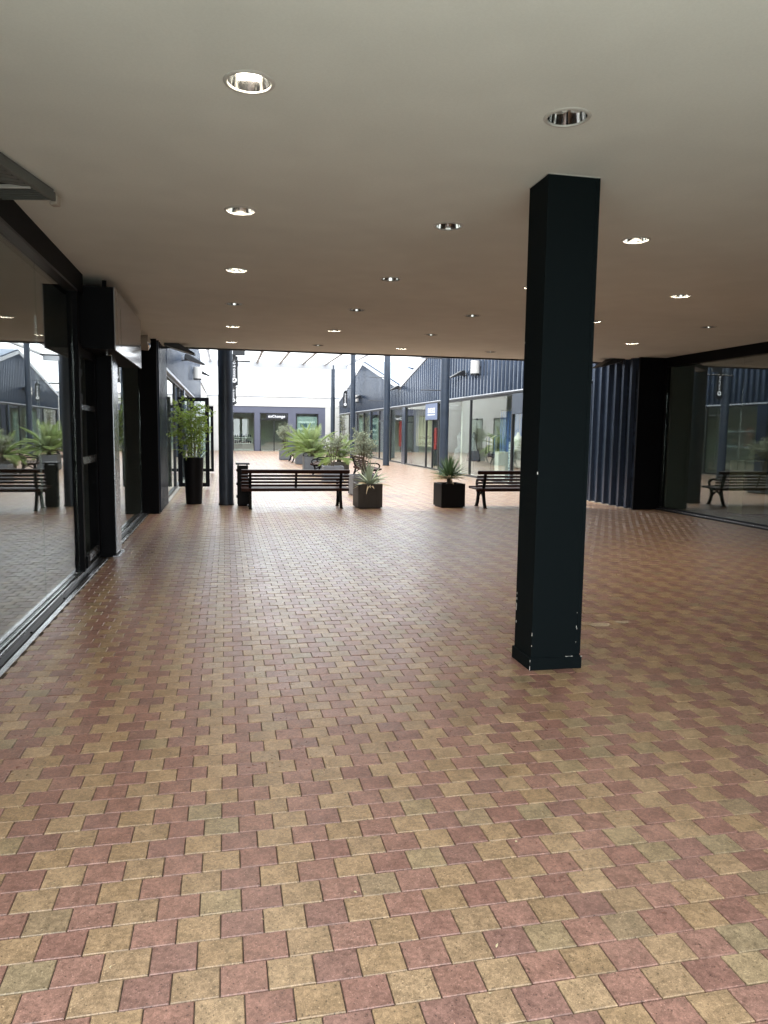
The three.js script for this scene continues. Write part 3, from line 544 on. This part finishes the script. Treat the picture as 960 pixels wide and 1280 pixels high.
// ---------- benches ----------
function bench(pos, turn, label, group) {
  const b = thing('park_bench', label, 'bench', pos, turn, group), L = 1.07;
  for (const x of [-0.9, 0.9]) {                                    // cast iron ends; the back stands towards +z
    const fr = mesh('iron_end', [
      bar([[0.27, 0.77], [0.235, 0.62], [0.17, 0.42], [0.145, 0.36]], 0.05, 0.045), bar([[0.16, 0.385], [0.0, 0.355], [-0.28, 0.385]], 0.05, 0.045, 10),
      bar([[0.16, 0.38], [0.175, 0.27], [0.235, 0.10], [0.29, 0.0]], 0.055, 0.05), bar([[-0.2, 0.37], [-0.16, 0.27], [-0.20, 0.10], [-0.26, 0.0]], 0.055, 0.05),
      bar([[0.17, 0.22], [0.02, 0.31], [-0.15, 0.22]], 0.03, 0.03, 10), bar([[0.20, 0.55], [0.02, 0.575], [-0.22, 0.56], [-0.27, 0.5], [-0.24, 0.40]], 0.035, 0.04)].map((g) => g.translate(x, 0, 0)), M.iron, b);
    mesh('foot', [rbox(x - 0.035, x + 0.035, 0, 0.015, 0.25, 0.33, 0.004), rbox(x - 0.035, x + 0.035, 0, 0.015, -0.3, -0.22, 0.004)], M.iron, fr);
  }
  mesh('centre_strap', [bar([[0.262, 0.76], [0.228, 0.62], [0.16, 0.42]], 0.018, 0.04, 10)], M.iron, b);
  const sl = (y, z, h, t, tilt) => { const g = new RoundedBoxGeometry(2 * L, h, t, 2, 0.007).rotateX(tilt).translate(0, y, z); return mesh('slat', g, M.benchwood, b); };
  sl(0.742, 0.272, 0.075, 0.04, 0.25);
  for (const [y, z] of [[0.655, 0.236], [0.59, 0.212], [0.525, 0.188], [0.46, 0.165]]) sl(y, z, 0.042, 0.034, 0.3);
  sl(0.375, 0.19, 0.06, 0.05, 0.1);
  for (const z of [0.09, 0.0, -0.09, -0.18]) sl(0.395, z, 0.03, 0.066, 0);
  sl(0.405, -0.275, 0.05, 0.06, 0.1);
  return b;
}
bench([1.36, 0, -14.95], 0, 'dark slatted park bench seen from behind beside the litter bin');
bench([6.13, 0, -14.72], 0, 'dark slatted park bench seen from behind next to the yucca planter');
const q = Math.PI / 2;
bench([3.35, 0, -36.6], q, 'dark slatted bench among the planters beside the far olive tub', 'benches among the court planters');
bench([3.62, 0, -31.9], q, 'dark slatted bench among the planters beside the big palm', 'benches among the court planters');
bench([3.35, 0, -26.3], q * 0.86, 'dark slatted bench among the planters behind the first bench', 'benches among the court planters');
bench([4.35, 0, -23.2], -q, 'dark slatted bench among the planters facing the right shop windows', 'benches among the court planters');

// ---------- litter bin ----------
{
  const b = thing('litter_bin', 'slim black square litter bin between the round post and bench', 'bin', [0.33, 0, -15.42]);
  mesh('body', rbox(-0.11, 0.11, 0.03, 0.82, -0.13, 0.13, 0.01), M.potblack, b);
  mesh('lid', rbox(-0.14, 0.14, 0.845, 0.875, -0.16, 0.16, 0.008), M.potblack, b);
  mesh('lid_support', [box(-0.1, -0.08, 0.82, 0.845, -0.1, 0.1), box(0.08, 0.1, 0.82, 0.845, -0.1, 0.1)], M.iron, b);
  for (const y of [0.16, 0.42, 0.7]) mesh('hinge', rbox(-0.128, -0.108, y, y + 0.05, -0.05, 0.05, 0.004), M.iron, b);
  mesh('foot', box(-0.1, 0.1, 0, 0.03, -0.12, 0.12), M.iron, b);
}
// ---------- planters and plants ----------
function tub(pos, turn, w, h, mat, label, group) {
  const t = thing('square_planter', label, 'planter', pos, turn, group), r = w / 2;
  mesh('wall', [rbox(-r, r, 0.02, h, r - 0.025, r, 0.006), rbox(-r, r, 0.02, h, -r, -r + 0.025, 0.006), rbox(-r, -r + 0.025, 0.02, h, -r + 0.024, r - 0.024, 0.006), rbox(r - 0.025, r, 0.02, h, -r + 0.024, r - 0.024, 0.006)], mat, t);
  mesh('base', box(-r + 0.03, r - 0.03, 0, 0.03, -r + 0.03, r - 0.03), mat, t);
  mesh('soil', box(-r + 0.024, r - 0.024, 0.04, h - 0.05, -r + 0.024, r - 0.024), M.soil, t);
  return t;
}
function rosette(name, label, category, pos, mat, n, len, width, o = {}) {   // yucca, agave
  const p = thing(name, label, category, pos, 0, o.group), L = new Leaves(), D = new Leaves();
  for (let k = 0; k < n; k++) {
    const el = o.min + (o.max - o.min) * Math.pow(rnd(), o.pow ?? 1), a = rr(0, 6.283), d = V(Math.cos(a) * Math.cos(el), Math.sin(el), Math.sin(a) * Math.cos(el));
    L.ribbon(V(d.x * 0.04, (o.trunk ?? 0) + rr(-0.05, 0.06), d.z * 0.04), d, V(-Math.sin(a), rr(-0.9, 0.9), Math.cos(a)), len * rr(0.75, 1.1), width, (o.droop ?? 0.3) * rr(0.5, 1.5), 5, (t) => t < 0.2 ? 0.75 + t : 0.95 * Math.pow(1 - (t - 0.2) / 0.8, 0.8) + 0.02);
  }
  mesh('leaves', L.geometry(), mat, p, false);
  if (o.dead) { for (let k = 0; k < o.dead; k++) { const a = rr(0, 6.283), d = V(Math.cos(a), rr(0.0, 0.5), Math.sin(a)); D.ribbon(V(d.x * 0.05, (o.trunk ?? 0) - 0.03, d.z * 0.05), d, V(-Math.sin(a), rr(-1.2, 1.2), Math.cos(a)), len * rr(0.6, 1.0), width * 1.4, rr(0.4, 1.1), 5, (t) => 1.0 - 0.9 * t); } mesh('dead_leaves', D.geometry(), M.drygrass, p, false); }
  if (o.trunk) mesh('trunk', new THREE.CylinderGeometry(0.05, 0.07, o.trunk + 0.1, 10).translate(0, o.trunk / 2 - 0.05, 0), M.bark, p);
  return p;
}
function shrub(name, label, category, pos, o) {                     // stems with twigs and small leaves through the crown's volume
  const p = thing(name, label, category, pos, 0, o.group), L = new Leaves(), st = [];
  for (let s = 0; s < o.stems; s++) {
    const a = rr(0, 6.283), top = V(Math.cos(a) * o.r * rr(0.1, 0.75), o.y0 + (o.y1 - o.y0) * rr(0.55, 0.98), Math.sin(a) * o.r * rr(0.1, 0.75)), b0 = V(Math.cos(a) * (o.base ?? 0.03), 0, Math.sin(a) * (o.base ?? 0.03)), mid = b0.clone().lerp(top, 0.45).add(V(rr(-0.04, 0.04), 0.05, rr(-0.04, 0.04)));
    st.push(rod(b0, mid, o.sr, o.sr * 0.75, 6), rod(mid, top, o.sr * 0.75, o.sr * 0.35, 6));
    for (let k = 0; k < o.twigs; k++) {
      const t = rr(0.12, 1), f = rnd() < (o.low ?? 0) * 3 ? b0.clone().lerp(mid, rr(0.3, 1)) : mid.clone().lerp(top, t); if (f.y < o.y0) f.y = o.y0 + rr(0, 0.1);
      const d = V(rr(-1, 1), rr(-0.35, 0.8), rr(-1, 1)).normalize(), l = rr(0.35, 1) * o.r * 0.62, e = f.clone().addScaledVector(d, l);
      st.push(rod(f, e, o.sr * 0.3, o.sr * 0.12, 4));
      for (let m = 0; m < o.leaves; m++) { const u = rr(0.2, 1.05), q0 = f.clone().lerp(e, u); L.leaf(q0, d.clone().multiplyScalar(0.5).add(V(rr(-1, 1), rr(-0.7, 0.7), rr(-1, 1))), o.ll * rr(0.6, 1.15), o.lw * rr(0.8, 1.1)); }
    }
  }
  mesh('trunk', st, o.bark, p); mesh('crown', L.geometry(), o.mat, p, false);
  return p;
}
function palm(label, pos, n, len, o = {}) {
  const p = thing('fan_palm', label, 'palm', pos, 0, o.group), L = new Leaves(), st = [];
  for (let k = 0; k < n; k++) {
    const a = k * 2.399 + rr(-0.2, 0.2), el = rr(0.25, 1.45), d = V(Math.cos(a) * Math.cos(el), Math.sin(el), Math.sin(a) * Math.cos(el)), c = V(0, 0.12, 0), side = V(-Math.sin(a), 0, Math.cos(a)), segs = 12, s = len * rr(0.8, 1.1) / segs;
    for (let i = 0; i < segs; i++) {
      const nx = c.clone().addScaledVector(d, s); st.push(rod(c, nx, 0.009 * (1 - i / 16), 0.009 * (1 - (i + 1) / 16), 4));
      if (i > 1) for (const q0 of [-1, 1]) for (let m = 0; m < 3; m++) L.ribbon(c.clone().lerp(nx, m / 3), d.clone().multiplyScalar(0.8).addScaledVector(side, q0 * 0.9).add(V(0, 0.18, 0)), V().crossVectors(d, side).add(side.clone().multiplyScalar(0.4)), len * 0.3 * Math.sin(Math.PI * (0.15 + 0.8 * i / segs)), 0.021, 0.5, 3, (t) => 1 - 0.9 * t);
      c.copy(nx); d.y -= 1.15 / segs; d.normalize();
    }
  }
  mesh('stalk', st, M.stem, p); mesh('fronds', L.geometry(), M.palm, p, false);
  mesh('trunk', new THREE.CylinderGeometry(0.07, 0.09, 0.24, 10).translate(0, 0.08, 0), M.bark, p);
  return p;
}
{ // tall tapered pot with a light green shrub
  const t = thing('tall_tapered_pot', 'tall tapered black pot holding the bright green leafy shrub', 'pot', [-0.66, 0, -15.85]);
  mesh('wall', [new THREE.LatheGeometry([[0.155, 0], [0.162, 0.01], [0.205, 0.955], [0.208, 0.965], [0.2, 0.968], [0.185, 0.95], [0.18, 0.86]].map(([r, y]) => new THREE.Vector2(r, y)), 40)], M.potblack, t);
  mesh('soil', new THREE.CylinderGeometry(0.181, 0.181, 0.03, 30).translate(0, 0.87, 0), M.soil, t);
  shrub('leafy_shrub', 'bright yellow-green leafy shrub growing in the tall black pot', 'shrub', [-0.66, 0.88, -15.85], { stems: 13, twigs: 12, leaves: 12, r: 0.54, y0: 0.06, y1: 1.26, sr: 0.008, base: 0.07, low: 0.1, ll: 0.088, lw: 0.026, bark: M.stem, mat: M.nandina });
}
tub([2.83, 0, -14.83], 0.06, 0.5, 0.5, M.taupe, 'taupe square planter with agave at the end of the bench');
rosette('agave_plant', 'pale spiky agave in the taupe square planter', 'agave', [2.86, 0.48, -14.8], M.agave, 46, 0.5, 0.05, { min: 0.15, max: 1.5, droop: 0.35, dead: 10 });
tub([4.58, 0, -14.86], 0.05, 0.52, 0.5, M.potblack, 'black square planter with yucca between the two benches');
rosette('yucca_plant', 'green spiky yucca with dry lower leaves in the black planter', 'yucca', [4.58, 0.46, -14.86], M.yucca, 240, 0.47, 0.021, { min: 0.0, max: 1.55, pow: 0.8, droop: 0.12, trunk: 0.17, dead: 60 });
tub([3.28, 0, -17.8], 0.05, 0.62, 0.5, M.potgrey, 'grey square planter with the grey-green olive bush behind the agave tub');
shrub('olive_bush', 'grey-green olive bush rising behind the agave planter', 'olive bush', [3.28, 0.44, -17.8], { stems: 6, twigs: 21, leaves: 24, r: 0.56, y0: 0.35, y1: 1.1, sr: 0.014, base: 0.02, ll: 0.07, lw: 0.02, bark: M.bark, mat: M.olive });
tub([3.15, 0, -22.2], 0, 0.6, 0.5, M.potgrey, 'grey square planter with a second olive bush beyond the first');
shrub('olive_bush', 'second grey-green olive bush standing between the palm and first olive', 'olive bush', [3.15, 0.44, -22.2], { stems: 6, twigs: 15, leaves: 18, r: 0.5, y0: 0.35, y1: 1.15, sr: 0.014, base: 0.02, ll: 0.075, lw: 0.022, bark: M.bark, mat: M.olive });
const gp = 'palms in the court planters';
tub([3.3, 0, -28.9], 0, 0.7, 0.55, M.potgrey, 'grey square planter under the big drooping palm');
palm('big drooping palm in front of the far shop window', [3.3, 0.5, -28.9], 46, 1.25, { group: gp });
tub([3.75, 0, -24.9], 0, 0.6, 0.5, M.taupe, 'taupe square planter under the smaller palm near the olive bushes');
palm('smaller palm with drooping fronds behind the second olive bush', [3.75, 0.46, -24.9], 32, 0.9, { group: gp });
tub([3.5, 0, -34.4], 0, 0.7, 0.55, M.potgrey, 'grey square planter under the farther palm');
palm('farther palm standing beyond the big drooping palm', [3.5, 0.5, -34.4], 42, 1.25, { group: gp });
tub([3.05, 0, -39.3], 0, 0.62, 0.55, M.potgrey, 'grey tub with round olive bush near the far shop door');
shrub('olive_bush', 'round pale olive bush in front of the far shop door', 'olive bush', [3.05, 0.5, -39.3], { stems: 8, twigs: 20, leaves: 22, r: 0.75, y0: 0.35, y1: 1.35, sr: 0.016, base: 0.02, ll: 0.08, lw: 0.022, bark: M.bark, mat: M.olive });
tub([7.75, 0, -49], 0, 0.55, 0.5, M.potgrey, 'grey tub with slim olive tree beside the far right shop');
shrub('olive_tree', 'slim olive tree beside the far right shop window', 'olive tree', [7.75, 0.45, -49], { stems: 4, twigs: 14, leaves: 16, r: 0.55, y0: 1.1, y1: 2.4, sr: 0.022, base: 0.01, ll: 0.08, lw: 0.022, bark: M.bark, mat: M.olive });

// ---------- goods in the right shop windows ----------
{
  const mannequin = (x, z, mat, label) => {
    const t = thing('shop_mannequin', label, 'mannequin', [x, 0, z], -q, 'mannequins in the shop windows');
    mesh('torso', new THREE.LatheGeometry([[0.0, 0.78], [0.17, 0.78], [0.185, 0.9], [0.14, 1.1], [0.19, 1.3], [0.2, 1.42], [0.08, 1.5], [0.055, 1.58], [0, 1.59]].map(([r, y]) => new THREE.Vector2(r, y)), 20).scale(1, 1, 0.62), mat, t);
    mesh('stand', [rod(V(0, 0.02, 0), V(0, 0.8, 0), 0.015), new THREE.CylinderGeometry(0.16, 0.17, 0.03, 20).translate(0, 0.015, 0)], M.alu, t);
    mesh('skirt', new THREE.LatheGeometry([[0.17, 0.95], [0.23, 0.75], [0.27, 0.5]].map(([r, y]) => new THREE.Vector2(r, y)), 20), mat, t);
  };
  mannequin(9.0, -22.0, M.cloth_white, 'mannequin in white beside the blue hanging in the right shop window');
  mannequin(9.05, -26.4, M.cloth_dark, 'mannequin in dark clothes in the right shop window past the blue hanging');
  mannequin(9.1, -28.2, M.cloth_grey, 'mannequin in grey beside the red shop door display');
  mannequin(9.0, -36.2, M.cloth_rose, 'mannequin in rose red in the far right shop window');
  mannequin(9.1, -41.8, M.cloth_white, 'mannequin in white in the far right shop beside the pier');
  const hang = (x, y0, y1, z0, z1, mat, label, name = 'window_hanging') => { const t = thing(name, label, 'hanging', [x, 0, (z0 + z1) / 2]), n = 18, s = []; for (let k = 0; k < n; k++) { const a = z0 + (z1 - z0) * k / n - (z0 + z1) / 2, b0 = z0 + (z1 - z0) * (k + 1) / n - (z0 + z1) / 2, o = 0.02 * Math.sin(k * 1.7); s.push(box(o, o + 0.012, y0, y1, a, b0 + 0.002)); } mesh('cloth', s, mat, t); mesh('rail', rod(V(0.005, y1 + 0.02, (z0 - z1) / 2), V(0.005, y1 + 0.02, (z1 - z0) / 2), 0.012), M.alu, t); };
  hang(9.4, 0.55, 2.3, -22.7, -24.6, M.bluecloth, 'large blue cloth hanging inside the right shop window');
  hang(8.8, 0.9, 2.6, -31.2, -34.0, M.cream, 'cream curtain panel filling the window left of the red display');
  hang(8.75, 0.8, 2.1, -36.8, -37.4, M.red, 'red sale banner in the far right shop window');
  const red = thing('red_display', 'red bag shaped display standing in the right shop doorway', 'display', [8.9, 0, -31.1]);
  mesh('panel', rbox(-0.03, 0.03, 1.05, 1.75, -0.25, 0.25, 0.02), M.red, red); mesh('flap', rbox(-0.04, 0.04, 0.8, 1.04, -0.1, 0.22, 0.03), M.red, red); mesh('leg', rod(V(0, 0, 0), V(0, 0.82, 0), 0.02), M.alu, red);
  const rack = (x, z, label) => {
    const t = thing('clothes_rack', label, 'clothes rack', [x, 0, z], 0, 'clothes racks in the right shops'), cols = [M.cloth_dark, M.cloth_white, M.cloth_rose, M.bluecloth, M.cloth_grey, M.cream];
    mesh('rail', rod(V(0, 1.5, -0.7), V(0, 1.5, 0.7), 0.014), M.alu, t);
    for (const q0 of [-0.7, 0.7]) mesh('leg', [rod(V(0, 0, q0), V(0, 1.51, q0), 0.014), rbox(-0.22, 0.22, 0, 0.03, q0 - 0.02, q0 + 0.02, 0.006)], M.alu, t);
    for (let k = 0; k < 12; k++) { const h = rr(0.55, 0.95), e = new THREE.Shape(); e.moveTo(-0.05, 0); e.lineTo(0.05, 0); e.lineTo(0.22, -0.09); e.lineTo(0.2 + rr(0, 0.05), -h); e.lineTo(-0.2 - rr(0, 0.05), -h); e.lineTo(-0.22, -0.09); mesh('garment', new THREE.ExtrudeGeometry(e, { depth: 0.03, bevelEnabled: true, bevelSize: 0.012, bevelThickness: 0.012, bevelSegments: 1 }).translate(0, 1.47, -0.64 + k * 0.108), cols[Math.floor(rnd() * 6)], t); }
  };
  for (const [x, z, l] of [[9.9, -17.4, 'rack of mixed clothes in the shop beside the corner cladding'], [10.3, -22.6, 'rack of mixed clothes behind the large blue hanging'], [9.7, -25.6, 'rack of mixed clothes beside the mannequin in dark clothes'], [9.9, -29.6, 'rack of mixed clothes inside the door under the small sign'], [9.9, -36.6, 'rack of mixed clothes behind the red sale banner'], [9.8, -40, 'rack of mixed clothes inside the dark framed far door'], [9.6, -46, 'rack of mixed clothes under the far gable']]) rack(x, z, l);
  const geo = canvasTex(128, 512, (c, w, h) => { c.fillStyle = '#dfe6ea'; c.fillRect(0, 0, w, h); const k = ['#49607c', '#8ea3b5', '#2f3d52', '#c8d2da']; for (let y = 0; y < 16; y++) for (let x = 0; x < 4; x++) { c.fillStyle = k[(x * 5 + y * 3 + (x * y) % 3) % 4]; c.beginPath(); c.moveTo(x * 32 + 16, y * 32); c.lineTo(x * 32 + 32, y * 32 + 16); c.lineTo(x * 32 + 16, y * 32 + 32); c.lineTo(x * 32, y * 32 + 16); c.fill(); } });
  const dp = thing('patterned_screen', 'tall diamond patterned screen beside the blue hanging in the shop', 'screen', [8.75, 0, -21.9]);
  const dm = new THREE.Mesh(new THREE.BoxGeometry(0.04, 1.25, 0.36), printed(geo)); dm.name = 'board'; dm.position.y = 0.66; dm.castShadow = dm.receiveShadow = true; dp.add(dm); mesh('foot', rbox(-0.12, 0.12, 0, 0.03, -0.2, 0.2, 0.005), M.alu, dp);
  const cb = thing('white_plinth', 'white display plinths stepped in the right shop window', 'plinth', [8.85, 0, -23.0]);
  for (const [x, z, h] of [[0, 0, 0.95], [0.2, -0.45, 0.6], [0.05, 0.5, 0.35]]) mesh('block', rbox(x - 0.17, x + 0.17, 0, h, z - 0.17, z + 0.17, 0.006), M.cloth_white, cb);
  const fp = thing('framed_poster', 'dark framed poster of clothing hung in the right shop', 'poster', [9.3, 0, -27.4]);
  mesh('frame', [box(-0.03, 0.03, 0.9, 0.96, -0.6, 0.6), box(-0.03, 0.03, 2.04, 2.1, -0.6, 0.6), box(-0.03, 0.03, 0.96, 2.04, -0.6, -0.54), box(-0.03, 0.03, 0.96, 2.04, 0.54, 0.6)], M.darkframe, fp); mesh('print', box(-0.01, 0.01, 0.96, 2.04, -0.54, 0.54), M.cloth_grey, fp); mesh('shirt', rbox(-0.022, -0.012, 1.15, 1.8, -0.28, 0.28, 0.004), M.cloth_dark, fp);
  const shelf = (x, z, label) => {
    const t = thing('display_shelf', label, 'shelf', [x, 0, z], 0, 'shelves in the right shops');
    for (const y of [0.1, 0.6, 1.1, 1.6, 2.05]) mesh('shelf', box(-0.2, 0.2, y, y + 0.03, -0.8, 0.8), M.timber, t);
    for (const s of [-0.8, 0.8]) mesh('upright', box(-0.2, 0.2, 0, 2.2, s - 0.015, s + 0.015), M.trim, t);
    for (const [m, o] of [[M.cloth_dark, 0], [M.cloth_rose, 1], [M.cloth_white, 2], [M.cloth_grey, 3]]) { const gs = []; for (let y = 0; y < 4; y++) for (let k = 0; k < 9; k++) if ((k * 3 + y + Math.floor(rnd() * 2)) % 4 === o) gs.push(rbox(-0.15, 0.15, 0.132 + y * 0.5, 0.132 + y * 0.5 + rr(0.1, 0.36), -0.74 + k * 0.165, -0.62 + k * 0.165, 0.015)); if (gs.length) mesh('folded_goods', gs, m, t); }
  };
  for (const [z, l] of [[-18, 'stocked shelf in the shop beside the corner cladding'], [-21.4, 'stocked shelf behind the mannequin in white'], [-25.8, 'stocked shelf behind the mannequin in dark clothes'], [-28.6, 'stocked shelf behind the mannequin in grey'], [-33, 'stocked shelf behind the cream curtain'], [-37, 'stocked shelf behind the rose red mannequin'], [-41, 'stocked shelf in the far shop beside the pier'], [-46, 'stocked shelf under the far gable'], [-50, 'stocked shelf in the farthest right shop']]) shelf(11.9, z, l);
}
renderer.render(scene, camera);
